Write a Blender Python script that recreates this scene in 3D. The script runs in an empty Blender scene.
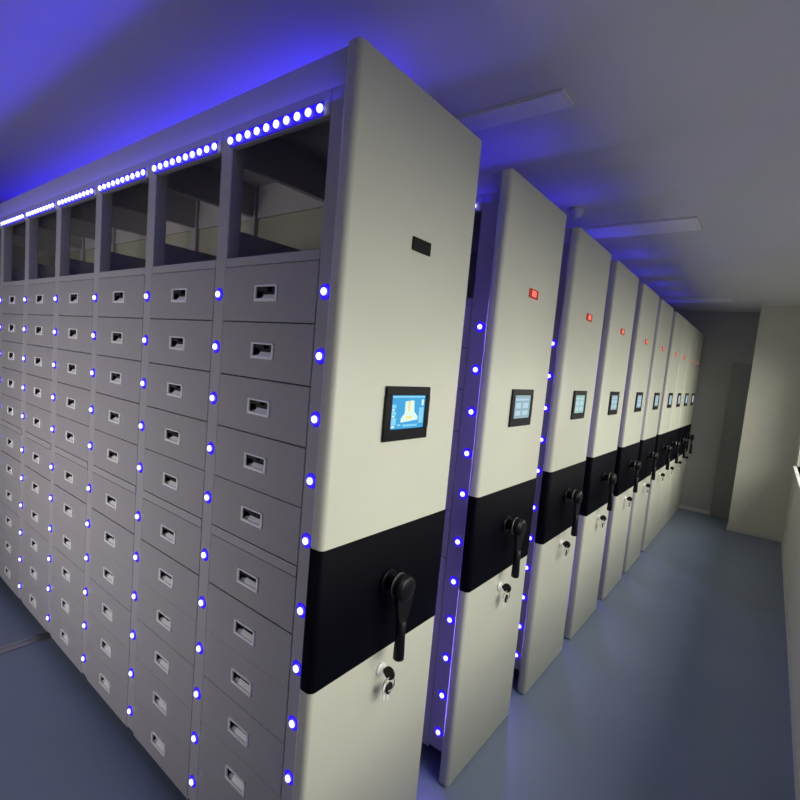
import bpy, bmesh, math, random
from mathutils import Vector, Matrix
random.seed(7)
S = bpy.context.scene
COL = S.collection

# ------------------------------------------------------------------ camera
a, b, c = .090, .089, .655            # pitch down, roll, yaw to the left (radians)
fwd = Vector((-math.sin(c)*math.cos(a), math.cos(c)*math.cos(a), -math.sin(a)))
rt = Vector((math.cos(c), math.sin(c), 0)); upv = rt.cross(fwd)
r2 = rt*math.cos(b) + upv*math.sin(b); u2 = -rt*math.sin(b) + upv*math.cos(b)
cd = bpy.data.cameras.new('camera'); cam = bpy.data.objects.new('camera', cd); COL.objects.link(cam)
cam.matrix_world = Matrix(((r2.x, u2.x, -fwd.x, .824), (r2.y, u2.y, -fwd.y, -.865), (r2.z, u2.z, -fwd.z, 1.68), (0, 0, 0, 1)))
cd.sensor_width = 36; cd.lens = 482.3/800*36; cd.clip_start = .02
cd.shift_x = (400-398.3)/800; cd.shift_y = 5.7/800
S.camera = cam

# ------------------------------------------------------------------ world and light
w = bpy.data.worlds.new('world'); S.world = w; w.use_nodes = True
w.node_tree.nodes['Background'].inputs[0].default_value = (.55, .62, .75, 1)
w.node_tree.nodes['Background'].inputs[1].default_value = .32
S.view_settings.view_transform = 'Standard'; S.view_settings.look = 'None'
S.view_settings.gamma = 1; S.view_settings.use_curve_mapping = False
S.view_settings.exposure = 0.0

def area(name, loc, direction, sx, sy, power, color, spread=180):
    l = bpy.data.lights.new(name, 'AREA'); l.shape = 'RECTANGLE'; l.size = sx; l.size_y = sy
    l.energy = power; l.color = color; l.spread = math.radians(spread)
    o = bpy.data.objects.new(name, l); COL.objects.link(o); o.location = loc
    o.rotation_euler = Vector(direction).to_track_quat('-Z', 'Y').to_euler()
    return o

WX = 1.12                                # inner face of the right wall
DAY = (1.0, .985, .87)
WINS = [(-.35, 1.35), (2.0, 3.7), (4.3, 5.8)]          # windows in the right wall (y from, y to)
for y0, y1 in WINS:
    area('window_daylight', (WX+1.2, (y0+y1)/2, 2.15), (-1, 0, -.62), y1-y0+.3, 1.4, 64, DAY, 150)
area('window_daylight_back', (-1.9, -3.1, 1.1), (-.06, 1, .0), 2.2, 1.3, 21, (1.0, .93, .90), 75)  # added fill for the drawer fronts, from behind the camera
BLUE = (.022, .003, 1.0)

# ------------------------------------------------------------------ helpers
def mat(name, col, rough=.5, metal=0, emit=None, es=0, noise=0, nscale=20, bump=0, spec=.5, coat=0, alpha=1):
    m = bpy.data.materials.new(name); m.use_nodes = True
    nt = m.node_tree; p = nt.nodes['Principled BSDF']
    p.inputs['Base Color'].default_value = (*col, 1); p.inputs['Roughness'].default_value = rough
    p.inputs['Metallic'].default_value = metal; p.inputs['Specular IOR Level'].default_value = spec
    p.inputs['Coat Weight'].default_value = coat; p.inputs['Alpha'].default_value = alpha
    if emit: p.inputs['Emission Color'].default_value = (*emit, 1); p.inputs['Emission Strength'].default_value = es
    if noise or bump:
        tc = nt.nodes.new('ShaderNodeTexCoord'); n = nt.nodes.new('ShaderNodeTexNoise')
        n.inputs['Scale'].default_value = nscale; n.inputs['Detail'].default_value = 5
        nt.links.new(tc.outputs['Object'], n.inputs['Vector'])
        if noise:
            r = nt.nodes.new('ShaderNodeValToRGB')
            r.color_ramp.elements[0].position = .3; r.color_ramp.elements[1].position = .7
            r.color_ramp.elements[0].color = (*[v*(1-noise) for v in col], 1)
            r.color_ramp.elements[1].color = (*[min(1, v*(1+noise)) for v in col], 1)
            nt.links.new(n.outputs[0], r.inputs[0]); nt.links.new(r.outputs[0], p.inputs['Base Color'])
        if bump:
            bp = nt.nodes.new('ShaderNodeBump'); bp.inputs['Strength'].default_value = bump
            bp.inputs['Distance'].default_value = .002
            nt.links.new(n.outputs[0], bp.inputs['Height']); nt.links.new(bp.outputs[0], p.inputs['Normal'])
    return m

M = dict(
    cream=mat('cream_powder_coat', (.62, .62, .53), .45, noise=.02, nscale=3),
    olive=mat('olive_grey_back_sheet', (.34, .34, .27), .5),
    grey=mat('grey_powder_coat', (.40, .39, .41), .42, noise=.03, nscale=4),
    drawer=mat('grey_drawer_paint', (.37, .36, .375), .38, noise=.03, nscale=5),
    gap=mat('dark_carcass_interior', (.05, .05, .055), .7),  # near-black stands in for the shade in the gaps between drawers
    band=mat('black_band_paint', (.002, .002, .005), .6, spec=.06),
    black=mat('black_plastic', (.006, .006, .008), .38, spec=.25),
    chrome=mat('brushed_chrome', (.93, .93, .93), .38, .15),
    recess=mat('black_recess', (.01, .01, .012), .6),
    led=mat('light_lens', (.8, .85, 1), .3, emit=(.36, .36, 1.0), es=4.0),
    ledb=mat('blue_light_collar', (.02, .015, .4), .35, emit=(.035, .008, 1.0), es=.75),  # glowing disc stands in for the blue halo around a post light
    strip=mat('blue_strip_housing', (.02, .015, .35), .4, emit=(.03, .004, 1.0), es=.55),  # housing set to glow, for the blue light around its lenses
    wall=mat('grey_wall_paint', (.40, .40, .39), .75, noise=.03, nscale=2, bump=.1),
    wall2=mat('cream_wall_paint', (.62, .61, .53), .7, noise=.02, nscale=2, bump=.1),
    ceil=mat('white_ceiling_paint', (.72, .72, .74), .5, noise=.02, nscale=1.5),
    floor=mat('blue_grey_epoxy', (.19, .235, .335), .36, noise=.06, nscale=1.2, bump=.05),
    rail=mat('steel_rail', (.42, .42, .44), .35, .8),
    base=mat('dark_base_steel', (.03, .03, .035), .6),
    white=mat('white_plastic', (.88, .88, .90), .4),
    diff=mat('unlit_diffuser', (.92, .92, .94), .4),
    trim=mat('pale_skirting', (.6, .6, .58), .5),
    glass=mat('window_glass', (.9, .95, 1), .02, alpha=.08),
    frame=mat('white_window_frame', (.75, .75, .74), .4),
    door=mat('grey_door_paint', (.27, .28, .27), .5, noise=.02),
    scr=mat('screen_blue', (.02, .12, .3), .15, emit=(.05, .33, .58), es=.85),
    scr_w=mat('screen_white', (.3, .3, .3), .2, emit=(.55, .85, .80), es=.85),
    scr_y=mat('screen_yellow', (.3, .25, .05), .2, emit=(.85, .66, .22), es=.85),
    scr_l=mat('screen_pale_blue', (.1, .3, .4), .2, emit=(.20, .48, .70), es=.85),
    scr_g=mat('screen_grey_blue', (.05, .1, .12), .2, emit=(.27, .40, .47), es=.9),
    scr_t=mat('screen_green_white', (.05, .1, .12), .2, emit=(.30, .50, .44), es=.9),
    scr_p=mat('screen_faint_marks', (.1, .15, .2), .2, emit=(.42, .56, .66), es=.9),
    redd=mat('red_indicator_face', (.16, .006, .004), .3, emit=(.5, .015, .006), es=.45),
    red=mat('red_indicator_digit', (.5, .05, .03), .3, emit=(1.0, .28, .2), es=1.3),
)
for k in ('scr', 'scr_w', 'scr_y', 'scr_l', 'scr_p', 'scr_g', 'scr_t', 'redd', 'red', 'strip', 'ledb'):
    M[k].cycles.emission_sampling = 'NONE'

def box(bm, x0, x1, y0, y1, z0, z1, bev=0, seg=2):
    t = bmesh.new()
    bmesh.ops.create_cube(t, size=1)
    for v in t.verts:
        v.co = Vector(((x0+x1)/2+v.co.x*(x1-x0), (y0+y1)/2+v.co.y*(y1-y0), (z0+z1)/2+v.co.z*(z1-z0)))
    if bev: bmesh.ops.bevel(t, geom=t.edges[:], offset=bev, segments=seg, profile=.5, affect='EDGES')
    merge(bm, t)

def merge(bm, t):
    vm = {v: bm.verts.new(v.co) for v in t.verts}
    for f in t.faces:
        nf = bm.faces.new([vm[v] for v in f.verts]); nf.smooth = f.smooth
    t.free()

def cyl(bm, p0, p1, r0, r1=None, n=24, smooth=True):
    if r1 is None: r1 = r0
    p0 = Vector(p0); p1 = Vector(p1); d = p1-p0; t = bmesh.new()
    bmesh.ops.create_cone(t, cap_ends=True, segments=n, radius1=r0, radius2=r1, depth=d.length)
    q = d.to_track_quat('Z', 'Y').to_matrix().to_4x4(); q.translation = (p0+p1)/2
    bmesh.ops.transform(t, matrix=q, verts=t.verts)
    for f in t.faces: f.smooth = smooth and len(f.verts) == 4
    merge(bm, t)

def ball(bm, c, r, sc=(1, 1, 1), n=16):
    t = bmesh.new(); bmesh.ops.create_uvsphere(t, u_segments=n, v_segments=max(6, n//2), radius=r)
    for v in t.verts: v.co = Vector((v.co.x*sc[0]+c[0], v.co.y*sc[1]+c[1], v.co.z*sc[2]+c[2]))
    for f in t.faces: f.smooth = True
    merge(bm, t)

def tube(bm, pts, r, n=10, closed=False):
    """round tube through points; r a number or one per point"""
    P = [Vector(p) for p in pts]; N = len(P); rs = r if isinstance(r, (list, tuple)) else [r]*N
    rings = []; prev = None
    for i, p in enumerate(P):
        if closed: d = P[(i+1) % N]-P[i-1]
        else: d = P[min(i+1, N-1)]-P[max(i-1, 0)]
        d.normalize()
        if prev is None: x = d.orthogonal().normalized()
        else: x = (prev-d*prev.dot(d)).normalized()
        prev = x; y = d.cross(x)
        rings.append([bm.verts.new(p+rs[i]*(math.cos(2*math.pi*k/n)*x+math.sin(2*math.pi*k/n)*y)) for k in range(n)])
    for i in range(N if closed else N-1):
        A = rings[i]; B = rings[(i+1) % N]
        for k in range(n):
            f = bm.faces.new((A[k], A[(k+1) % n], B[(k+1) % n], B[k])); f.smooth = True
    if not closed:
        bm.faces.new(rings[0][::-1]); bm.faces.new(rings[-1])

def prism(bm, poly, axis, h0, h1):
    """extrude a polygon (list of 2d points) along axis 'x' or 'y' or 'z' between h0 and h1"""
    def P(p, h):
        if axis == 'x': return Vector((h, p[0], p[1]))
        if axis == 'y': return Vector((p[0], h, p[1]))
        return Vector((p[0], p[1], h))
    A = [bm.verts.new(P(p, h0)) for p in poly]; B = [bm.verts.new(P(p, h1)) for p in poly]; n = len(poly)
    for i in range(n): bm.faces.new((A[i], A[(i+1) % n], B[(i+1) % n], B[i]))
    bm.faces.new(A[::-1]); bm.faces.new(B)

def obj(name, bm, m, parent=None, loc=None):
    bmesh.ops.recalc_face_normals(bm, faces=bm.faces[:])
    me = bpy.data.meshes.new(name); bm.to_mesh(me); bm.free()
    if isinstance(m, (list, tuple)):
        for q in m: me.materials.append(q)
    else: me.materials.append(m)
    o = bpy.data.objects.new(name, me); COL.objects.link(o)
    if parent: o.parent = parent
    if loc: o.location = loc
    return o

def dup(o, parent, loc=None):
    c_ = o.copy(); COL.objects.link(c_); c_.parent = parent
    if loc: c_.location = loc
    return c_

def struct(name, bm, m):
    o = obj(name, bm, m); o['kind'] = 'structure'; return o
def tag(o, label, cat, group=None):
    o['label'] = label; o['category'] = cat
    if group: o['group'] = group
    return o
def NB(): return bmesh.new()

# ------------------------------------------------------------------ the room
CZ = 2.72; XL = -4.9; YB = -2.6; YF = 6.86
bm = NB(); box(bm, XL-.1, WX+.25, YB-.2, YF+.1, -.1, 0); struct('floor', bm, M['floor'])
bm = NB(); box(bm, XL-.1, WX+.25, YB-.2, YF+.1, CZ, CZ+.1); struct('ceiling', bm, M['ceil'])
bm = NB(); box(bm, XL-.1, WX+.2, YF, YF+.1, 0, CZ); struct('wall_far', bm, M['wall'])
bm = NB(); box(bm, XL-.1, XL, YB, YF, 0, CZ); struct('wall_left', bm, M['wall'])
# right wall with three window openings
SILL, HEAD = .95, 2.15
bm = NB()
box(bm, WX, WX+.2, YB, YF, 0, SILL); box(bm, WX, WX+.2, YB, YF, HEAD, CZ)
ys = [YB]+[v for p in WINS for v in p]+[YF]
for i in range(0, len(ys), 2): box(bm, WX, WX+.2, ys[i], ys[i+1], SILL, HEAD)
struct('wall_right', bm, M['wall2'])
def window(name, y0, y1, z0, z1, n):
    bm = NB(); xw0, xw1 = WX+.08, WX+.12; t = .045
    box(bm, xw0, xw1, y0, y1, z0, z0+t); box(bm, xw0, xw1, y0, y1, z1-t, z1)
    box(bm, xw0, xw1, y0, y0+t, z0+t, z1-t); box(bm, xw0, xw1, y1-t, y1, z0+t, z1-t)
    for k in range(1, n): q = y0+(y1-y0)*k/n; box(bm, xw0, xw1, q-t/2, q+t/2, z0+t, z1-t)
    o = struct(name, bm, M['frame'])
    g = NB(); box(g, WX+.098, WX+.102, y0+t, y1-t, z0+t, z1-t); obj('pane', g, M['glass'], o)
    s = NB(); box(s, WX-.03, WX+.08, y0-.03, y1+.03, z0-.025, z0, .004); obj('sill', s, M['frame'], o)
for i, (y0, y1) in enumerate(WINS): window('window_%d' % (i+1), y0, y1, SILL, HEAD, 2)
# wall behind the camera, with an unseen window shaped to light the drawer fronts
bm = NB(); bx0, bx1 = -3.1, -.7; WZ0, WZ1 = .45, 1.65
box(bm, XL-.1, WX+.2, YB-.15, YB, 0, WZ0); box(bm, XL-.1, WX+.2, YB-.15, YB, WZ1, CZ)
box(bm, XL-.1, bx0, YB-.15, YB, WZ0, WZ1); box(bm, bx1, WX+.2, YB-.15, YB, WZ0, WZ1)
struct('wall_back', bm, M['wall2'])
bm = NB(); t = .045
box(bm, bx0, bx1, YB-.1, YB-.06, WZ0, WZ0+t); box(bm, bx0, bx1, YB-.1, YB-.06, WZ1-t, WZ1)
for q in (bx0, (bx0+bx1)/2-t/2, bx1-t): box(bm, q, q+t, YB-.1, YB-.06, WZ0+t, WZ1-t)
o = struct('window_4', bm, M['frame'])  # unseen, its opening shaped for the fill light
g = NB(); box(g, bx0+t, bx1-t, YB-.082, YB-.078, WZ0+t, WZ1-t); obj('pane', g, M['glass'], o)
# pier that narrows the aisle at its far end
bm = NB(); box(bm, .59, WX, 6.24, YF, 0, CZ); struct('wall_pier', bm, M['wall2'])
# the far wall's plain grey door leaf beside the pier
bm = NB(); box(bm, .36, .58, YF-.02, YF, 0.0, 2.05); o = struct('door_1', bm, M['door'])
# skirting
bm = NB(); box(bm, .59-.008, WX, 6.232, 6.24, 0, .05, .002, 1); box(bm, .582, .59, 6.24, YF, 0, .05); struct('trim_1', bm, M['trim'])
bm = NB(); box(bm, XL, .36, YF-.008, YF, 0, .05); struct('baseboard_far', bm, M['trim'])
bm = NB(); box(bm, WX-.008, WX, YB, 6.232, 0, .05); struct('baseboard_right', bm, M['trim'])

# ------------------------------------------------------------------ floor rails
for i, (x, lb) in enumerate([(-2.17, 'steel floor rail running out from under the middle of the nearest cabinet'),
                             (-.55, 'steel floor rail under the cabinets, closest to the aisle'),
                             (-3.75, 'steel floor rail under the cabinets, farthest from the aisle')]):
    bm = NB(); box(bm, x-.032, x-.012, -1.5, 6.8, 0, .007, .001, 1); box(bm, x+.012, x+.032, -1.5, 6.8, 0, .007, .001, 1)
    box(bm, x-.012, x+.012, -1.5, 6.8, 0, .002)
    tag(obj('floor_rail', bm, M['rail']), lb, 'rail', 'floor rails under the cabinets')

# ------------------------------------------------------------------ the mobile cabinets (built in local coordinates, origin on the floor at the aisle corner)
H = 2.40; DP = .58; FY = .05; BY = .51; PITCH = .484; NC = 8
ROW = [1.842, 1.677, 1.512, 1.347, 1.183, .987, .821, .659, .495, .332, .169]
XR = lambda k: -.138-PITCH*k                # right edge of drawer column k
XLc = lambda k: XR(k)-.425                  # left edge
XE = XLc(NC-1)-.06                          # far end of the cabinet

def carcass_bm():
    bm = NB()
    # front posts (full height) and the two-section seam
    for k in range(NC+1):
        x1 = -.048 if k == 0 else XLc(k-1)
        x0 = XR(k) if k < NC else XE
        box(bm, x0, x1, FY, FY+.045, .09, 2.385, .0025, 1)
        if k: box(bm, x0+.004, x1-.004, BY-.03, BY, 1.95, 2.385)
        # low partition between bays and upper side rail
        if 0 < k < NC:
            xm = (x0+x1)/2
            box(bm, xm-.012, xm+.012, FY+.045, BY-.03, 1.95, 2.05)
            box(bm, xm-.012, xm+.012, FY+.045, BY-.03, 2.255, 2.385)
    for k in range(NC):
        box(bm, XLc(k), XR(k), FY, FY+.02, 2.282, 2.385, .002, 1)      # header board
        box(bm, XLc(k), XR(k), BY-.02, BY, 2.25, 2.385)                # rear header
        box(bm, XLc(k), XR(k), FY, FY+.03, 1.925, 1.952, .002, 1)      # shelf front rail
        box(bm, XLc(k)+.002, XR(k)-.002, FY-.001, FY+.03, 1.0705, 1.0995)        # seam strip between upper and lower section
        box(bm, XLc(k), XR(k), FY+.004, FY+.03, .075, .0855)
    box(bm, XE, -.048, FY+.03, BY, 1.93, 1.95)                           # shelf
    prism(bm, [(FY, 2.345), (.012, 2.398), (.016, 2.40), (FY+.01, 2.40)], 'x', XE, -.048)   # slanted cornice
    box(bm, XE, -.048, FY, BY, 2.385, 2.40, .003, 1)                     # top
    box(bm, XE-.02, XE, FY-.0, BY, .09, 2.40)                           # far end sheet
    box(bm, XE, -.048, BY-.012, BY, .09, 1.93)                           # back sheet
    return bm
def bay_back_bm():
    bm = NB(); box(bm, XE+.002, -.050, BY-.012, BY-.002, 1.9505, 2.249); return bm
def core_bm():
    bm = NB(); box(bm, XE+.01, -.07, FY+.03, BY-.014, .10, 1.929); return bm
def base_bm():
    bm = NB(); box(bm, XE+.02, -.065, FY+.06, BY-.03, .022, .09)
    for x in (-.55, -2.17, -3.75):
        for y in (FY+.13, BY-.12): cyl(bm, (x-.010, y, .035), (x+.010, y, .035), .033, n=16)
    return bm
def slab(x0, x1, y0, y1, z0, z1, r, e=.002):
    """upright slab whose vertical edges are rounded, with a tiny fold at top and bottom"""
    def loop(q):
        P = []
        for cx, cy, a0 in ((x1-r, y1-r, 0), (x0+r, y1-r, 90), (x0+r, y0+r, 180), (x1-r, y0+r, 270)):
            for k in range(7):
                t_ = math.radians(a0+15*k); P.append((cx+(r-q)*math.cos(t_), cy+(r-q)*math.sin(t_)))
        return P
    bm = NB(); L = [[bm.verts.new((p[0], p[1], z)) for p in loop(q)] for z, q in ((z0, e), (z0+e, 0), (z1-e, 0), (z1, e))]
    n = len(L[0])
    for A, B in zip(L, L[1:]):
        for k in range(n):
            f = bm.faces.new((A[k], A[(k+1) % n], B[(k+1) % n], B[k])); f.smooth = A is L[1]
    bm.faces.new(L[0][::-1]); bm.faces.new(L[-1]); return bm
def end_panel_bm(): return slab(-.048, 0, 0, DP, .008, H, .016)
def band_bm(): return slab(-.0485, .0025, -.0025, DP+.0025, .822, 1.198, .0185, .001)
def drawer_bm():                                                       # origin: centre of the drawer front
    bm = NB(); w_, h_ = .4225, .1620
    # one front sheet with a hole for the cup handle, folded back at its edges
    hx, hz = .050, .0215
    def rect(a_, b_, y): return [bm.verts.new((sx*a_, y, sz*b_)) for sx, sz in ((-1, -1), (1, -1), (1, 1), (-1, 1))]
    O1 = rect(w_/2-.0015, h_/2-.0015, -.001); O2 = rect(w_/2, h_/2, .0005); O3 = rect(w_/2, h_/2, .018)
    I1 = rect(hx, hz, -.001); I2 = rect(hx, hz, .018)
    for A, B in ((I1, O1), (O1, O2), (O2, O3), (O3, I2), (I2, I1)):
        for q in range(4): bm.faces.new((A[q], A[(q+1) % 4], B[(q+1) % 4], B[q]))
    return bm
def handle_bm():
    bm = NB(); hx, hz = .052, .0235
    # chrome surround and lower tray lip
    box(bm, -hx, hx, -.006, .0, -hz, -hz+.009, .0015, 1); box(bm, -hx, hx, -.006, .0, hz-.005, hz, .0012, 1)
    box(bm, -hx, -hx+.008, -.006, 0, -hz, hz, .0012, 1); box(bm, hx-.008, hx, -.006, 0, -hz, hz, .0012, 1)
    # sloped shining scoop at the bottom of the cup
    prism(bm, [(-.005, -hz+.004), (.008, -hz+.021), (.010, -hz+.019), (-.003, -hz+.001)], 'x', -hx+.030, hx-.005)
    prism(bm, [(-.005, -hz+.004), (.012, -hz+.013), (.013, -hz+.011), (-.003, -hz+.001)], 'x', -hx+.005, -hx+.030)
    return bm
def cup_bm():
    bm = NB(); hx, hz = .047, .021
    box(bm, -hx, hx, .0165, .0175, -hz, hz)
    box(bm, -hx, hx, .0, .0165, hz-.001, hz); box(bm, -hx, -hx+.001, 0, .0165, -hz, hz); box(bm, hx-.001, hx, 0, .0165, -hz, hz)
    box(bm, -hx, .0, .002, .0165, hz-.014, hz-.001)
    return bm
def led_bm():
    bm = NB(); ball(bm, (0, -.003, 0), .0100, (1, .62, 1), 12); return bm
def halo_bm():
    bm = NB(); cyl(bm, (0, 0, 0), (0, -.0035, 0), .0215, .0165, 20); return bm  # disc added as the halo around a lens
def bulb_bm():
    bm = NB(); ball(bm, (0, -.003, 0), .0108, (1, .6, 1), 12); return bm
def strip_bm():
    bm = NB(); box(bm, -.205, .205, -.004, 0, -.0185, .0185, .0015, 1); return bm

proto = {}
def first(name, fn, m):
    """the shared mesh of a repeated part: made once, copies share its data"""
    if name not in proto:
        bm = fn(); bmesh.ops.recalc_face_normals(bm, faces=bm.faces[:])
        me = bpy.data.meshes.new(name); bm.to_mesh(me); bm.free(); me.materials.append(m); proto[name] = me
    return proto[name]
def put(name, fn, m, parent, loc=(0, 0, 0), key=None):
    me = first(key or name, fn, m)
    o = bpy.data.objects.new(name, me); COL.objects.link(o); o.parent = parent; o.location = loc
    return o

# --- control screen on the end panel
def bezel_bm():
    bm = NB()
    y0, y1, z0, z1 = -.104, .104, -.077, .077; iy0, iy1, iz0, iz1 = -.078, .083, -.044, .052
    box(bm, 0, .009, y0, y1, z0, iz0, .002, 1); box(bm, 0, .009, y0, y1, iz1, z1, .002, 1)
    box(bm, 0, .009, y0, iy0, iz0, iz1); box(bm, 0, .009, iy1, y1, iz0, iz1)
    box(bm, 0, .005, iy0, iy1, iz0, iz1)
    return bm
def display_bm():
    bm = NB(); box(bm, .005, .0058, -.078, .083, -.044, .052); return bm
def rects(bm, L, x0=.0058, x1=.0063):
    for y0, y1, z0, z1 in L: box(bm, x0, x1, y0, y1, z0, z1)
def icons_white_bm():
    bm = NB()
    prism(bm, [(-.030, -.026), (.050, -.020), (.050, -.010), (.032, .004), (.028, .036), (.012, .038), (.010, .006), (.002, .006), (.0, .036), (-.014, .034), (-.014, .0), (-.030, -.014)], 'x', .0058, .0063)
    rects(bm, [(.066, .076, .022, .040), (-.072, -.058, -.040, -.034), (-.072, -.062, .008, .013), (-.072, -.060, -.010, -.005)])
    return bm
def icons_yellow_bm():
    bm = NB(); rects(bm, [(.002, .010, .004, .036), (-.008, .020, -.016, -.008)], .0063, .0067)
    return bm
def icons_pale_bm():
    bm = NB(); rects(bm, [(-.076, -.052, -.032, -.012), (-.076, -.054, -.004, .006), (-.076, -.056, .015, .026), (-.044, -.030, -.036, -.030), (-.020, .050, -.038, -.032), (.056, .078, -.030, .016), (-.076, .080, .045, .050)])
    return bm
def other_marks_bm():
    bm = NB(); rects(bm, [(-.066, .066, .030, .038), (-.060, -.012, -.002, .020), (.010, .064, -.002, .020), (-.060, -.012, -.032, -.012), (.010, .064, -.032, -.012)])
    return bm
def screen(root, i, y, z):
    s = put('control_screen', bezel_bm, M['black'], root, (0, y, z))
    if i == 0:
        put('display', display_bm, M['scr'], s)
        put('screen_icon', icons_white_bm, M['scr_w'], s, key='icons_white')
        put('screen_icon', icons_yellow_bm, M['scr_y'], s, key='icons_yellow')
        put('screen_menu', icons_pale_bm, M['scr_l'], s)
    else:
        d = 'scr_t' if i == 2 else 'scr_g'
        put('display', display_bm, M[d], s, key='display_'+d)
        put('screen_icon', other_marks_bm, M['scr_p'], s, key='marks%d' % (i == 2))
    return s
# --- little number window above it
def ind_bm():
    bm = NB(); box(bm, 0, .005, -.043, .043, -.0185, .0185, .0015, 1); return bm
def digits_bm():
    bm = NB()
    for c0 in (-.020, .003):
        rects(bm, [(c0, c0+.016, .008, .011), (c0, c0+.016, -.0015, .0015), (c0, c0+.016, -.011, -.008), (c0, c0+.003, -.011, .011), (c0+.013, c0+.016, -.011, .011)], .005, .0056)
    return bm
# --- crank
def hub_bm():
    bm = NB()
    cyl(bm, (0, 0, 0), (.012, 0, 0), .036, .034, 32); cyl(bm, (.012, 0, 0), (.045, 0, 0), .022, .020, 24)
    cyl(bm, (.045, 0, 0), (.075, 0, 0), .036, .036, 32); ball(bm, (.075, 0, 0), .036, (.30, 1, 1), 24)
    return bm
def arm_bm():
    bm = NB()                                              # curved arm sweeping down from the hub, narrowing
    prism(bm, [(-.034, .012), (.035, .014), (.044, -.016), (.043, -.045), (.032, -.078), (.018, -.112), (-.014, -.118), (-.018, -.085), (-.030, -.04)], 'x', .056, .070)
    return bm
def ring_bm():
    bm = NB(); cyl(bm, (.0448, 0, 0), (.0475, 0, 0), .0372, n=32); return bm
def grip_bm():
    bm = NB(); tube(bm, [(.066, -.002, -.096), (.067, -.002, -.100), (.0675, -.002, -.145), (.068, -.002, -.195), (.068, -.002, -.211), (.068, -.002, -.214)], [.010, .015, .0145, .0165, .0165, .013], 16)
    cyl(bm, (.058, -.002, -.104), (.074, -.002, -.104), .014, n=16)
    return bm
# --- lock with its keys
def lock_bm():
    bm = NB(); cyl(bm, (0, 0, 0), (.008, 0, 0), .020, .018, 24); cyl(bm, (.008, 0, 0), (.014, 0, 0), .013, n=20); return bm
def key_bm():
    bm = NB(); box(bm, .013, .024, -.0014, .0014, -.006, .006)
    cyl(bm, (.036, -.003, .002), (.036, .003, .002), .019, n=24)
    box(bm, .020, .030, -.003, .003, -.010, .010, .001, 1); return bm
def keyring_bm():
    bm = NB(); tube(bm, [(.040+.006*math.sin(t_*math.pi/8), -.004+.020*math.sin(t_*math.pi/8), -.030+.022*math.cos(t_*math.pi/8)) for t_ in range(16)], .0018, 6, True); return bm
def spare_bm():
    bm = NB(); box(bm, .031, .0335, -.016, -.008, -.080, -.050, .0006, 1); cyl(bm, (.0305, -.012, -.044), (.0340, -.011, -.044), .0135, n=20)
    box(bm, .036, .0385, -.003, .004, -.084, -.056, .0006, 1); return bm
def bow_bm():
    bm = NB(); cyl(bm, (.0345, .003, -.046), (.0400, .004, -.046), .017, n=22); return bm

def cabinet(i, y, cols, nled, nstrip, label):
    root = bpy.data.objects.new('mobile_drawer_cabinet', None); COL.objects.link(root); root.location = (0, y, 0)
    tag(root, label, 'cabinet', 'row of mobile drawer cabinets')
    put('carcass', carcass_bm, M['grey'], root); put('drawer_housing', core_bm, M['gap'], root)
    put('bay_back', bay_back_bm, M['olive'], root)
    put('base', base_bm, M['base'], root); put('end_panel', end_panel_bm, M['cream'], root)
    o = put('panel_band', band_bm, M['band'], root)
    o['label'] = 'black painted band'
    # drawers
    for k in range(cols):
        for z in ROW:
            d = put('drawer', drawer_bm, M['drawer'], root, ((XR(k)+XLc(k))/2, FY, z))
            put('handle', handle_bm, M['chrome'], d); put('handle_recess', cup_bm, M['recess'], d)
    # lights on the posts
    for k in range(nled):
        x = (-.108, -.092, -.086)[min(i, 2)] if k == 0 else (XLc(k-1)+XR(k))/2 if k < NC else (XLc(k-1)+XE)/2
        for z in ROW:
            l = put('post_light', halo_bm, M['ledb'], root, (x, FY, z))
            put('light_lens', led_bm, M['led'], l, (0, -.0025, 0))
    # light strips along the header
    for k in range(nstrip):
        s = put('light_strip', strip_bm, M['strip'], root, ((XR(k)+XLc(k))/2-.018, FY, 2.302))
        for q in range(10):
            put('strip_light', bulb_bm, M['led'], s, (-.198+.044*q, -.004, 0))
    s = screen(root, i, .297, 1.536)
    n = put('number_window', ind_bm, M['black'] if i == 0 else M['redd'], root, (0, .297, 2.006), key='number_window%d' % (i > 0))
    if i: put('digits', digits_bm, M['red'], n)
    cr = put('crank', hub_bm, M['black'], root, (0, .278, 1.04))
    put('crank_arm', arm_bm, M['black'], cr); put('crank_ring', ring_bm, M['rail'], cr); put('crank_grip', grip_bm, M['black'], cr)
    lk = put('lock', lock_bm, M['chrome'], root, (0, .283, .762))
    put('key', key_bm, M['black'], lk); put('key_ring', keyring_bm, M['rail'], lk); sk = put('spare_key', spare_bm, M['chrome'], lk)
    sk['label'] = 'loose silver keys hanging from the ring'; put('key_head', bow_bm, M['black'], lk)
    # the light the header strips give
    xc = -.1-PITCH*NC/2
    area('strip_glow', (xc-(.35 if i == 1 else 0), y+FY-.012, 2.302), (0, -.6, .8), PITCH*NC, .02, (1.9, 10.5, 1.3)[min(i, 2)], BLUE, 52)
    area('strip_haze', (xc, y+FY-.013, 2.304), (0, -.5, 1), PITCH*NC, .02, 1.9 if i < 2 else 1.2, BLUE, 170)
    area('strip_spill', (xc, y+FY-.014, 2.300), (0, -1, -.3), PITCH*NC, .02, 1.2, (.12, .06, 1.0))
    area('post_glow', (-.1, y+FY-.016, 1.05), (0, -1, 0), .02, 1.8, (.9, 4.2, 1.9)[min(i, 2)], (.26, .17, 1.0))
    return root

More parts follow.
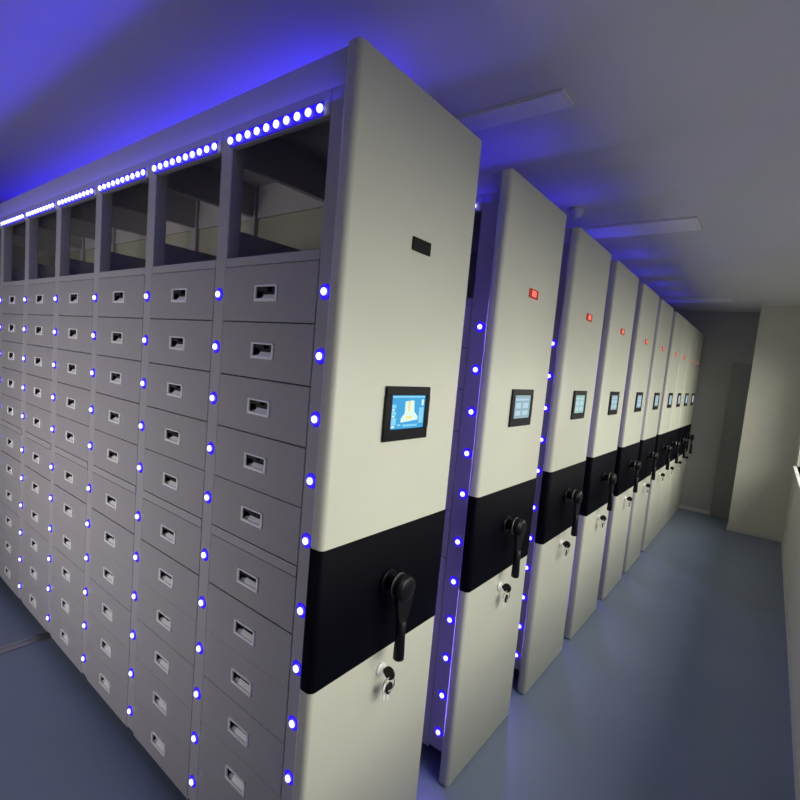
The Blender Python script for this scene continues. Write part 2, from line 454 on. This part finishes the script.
YP = [-.05, .75, 1.51, 2.235, 2.99, 3.71, 4.455, 5.04, 5.625, 6.21]
LB = ['nearest grey drawer cabinet, drawer fronts and open bays in full view',
      'second cabinet in the row, column of blue lights between it and the nearest one',
      'third cabinet in the row, cream end panel with pale green screen below the ceiling dome',
      'fourth cabinet from the front, narrow purple gap on its near side, red number window lit',
      'fifth cabinet from the front, cream end panel with black band and small red number window',
      'sixth cabinet from the front, slim cream end panel in the middle of the receding row',
      'seventh cabinet from the front, first of the four pushed tight together',
      'eighth cabinet from the front, pressed between two others near the far wall',
      'ninth cabinet from the front, next to last before the far wall',
      'last cabinet in the row, standing closest to the far grey wall']
for i, y in enumerate(YP):
    if i == 0: cabinet(i, y, 8, 9, 8, LB[i])
    elif i < 3: cabinet(i, y, 2, 1, 8 if i == 1 else 2, LB[i])
    else: cabinet(i, y, 1, 1, 1, LB[i])

# ------------------------------------------------------------------ ceiling
def batten(x0, x1, y0, y1, label):
    bm = NB(); r_ = bpy.data.objects.new('ceiling_light', None); COL.objects.link(r_); r_.location = ((x0+x1)/2, (y0+y1)/2, CZ)
    X = (x1-x0)/2; Y = (y1-y0)/2
    box(bm, -X, X, -Y, Y, -.004, 0, .001, 1); box(bm, -X, -X+.02, -Y, Y, -.011, -.004, .002, 1); box(bm, X-.02, X, -Y, Y, -.011, -.004, .002, 1)
    obj('housing', bm, M['white'], r_)
    bm = NB(); box(bm, -X+.02, X-.02, -Y+.006, Y-.006, -.0115, -.004, .002, 2); obj('diffuser', bm, M['diff'], r_)
    tag(r_, label, 'ceiling light', 'unlit ceiling lights')
batten(-1.1, .09, .90, 1.03, 'unlit ceiling light tinted blue, above the gap behind the nearest cabinet')
batten(-.9, .33, 2.58, 2.86, 'wide unlit ceiling light just beyond the ceiling dome')
batten(-.9, .33, 5.68, 5.95, 'unlit ceiling light close to the far wall')
dm = bpy.data.objects.new('dome_detector', None); COL.objects.link(dm); dm.location = (-.272, 2.2, CZ)
bm = NB(); cyl(bm, (0, 0, 0), (0, 0, -.022), .042, .040, 32); obj('mounting_plate', bm, M['white'], dm)
bm = NB(); ball(bm, (0, 0, -.022), .036, (1, 1, 1.0), 24); obj('dome', bm, M['white'], dm)
tag(dm, 'small white dome detector on the ceiling above the third cabinet', 'detector')
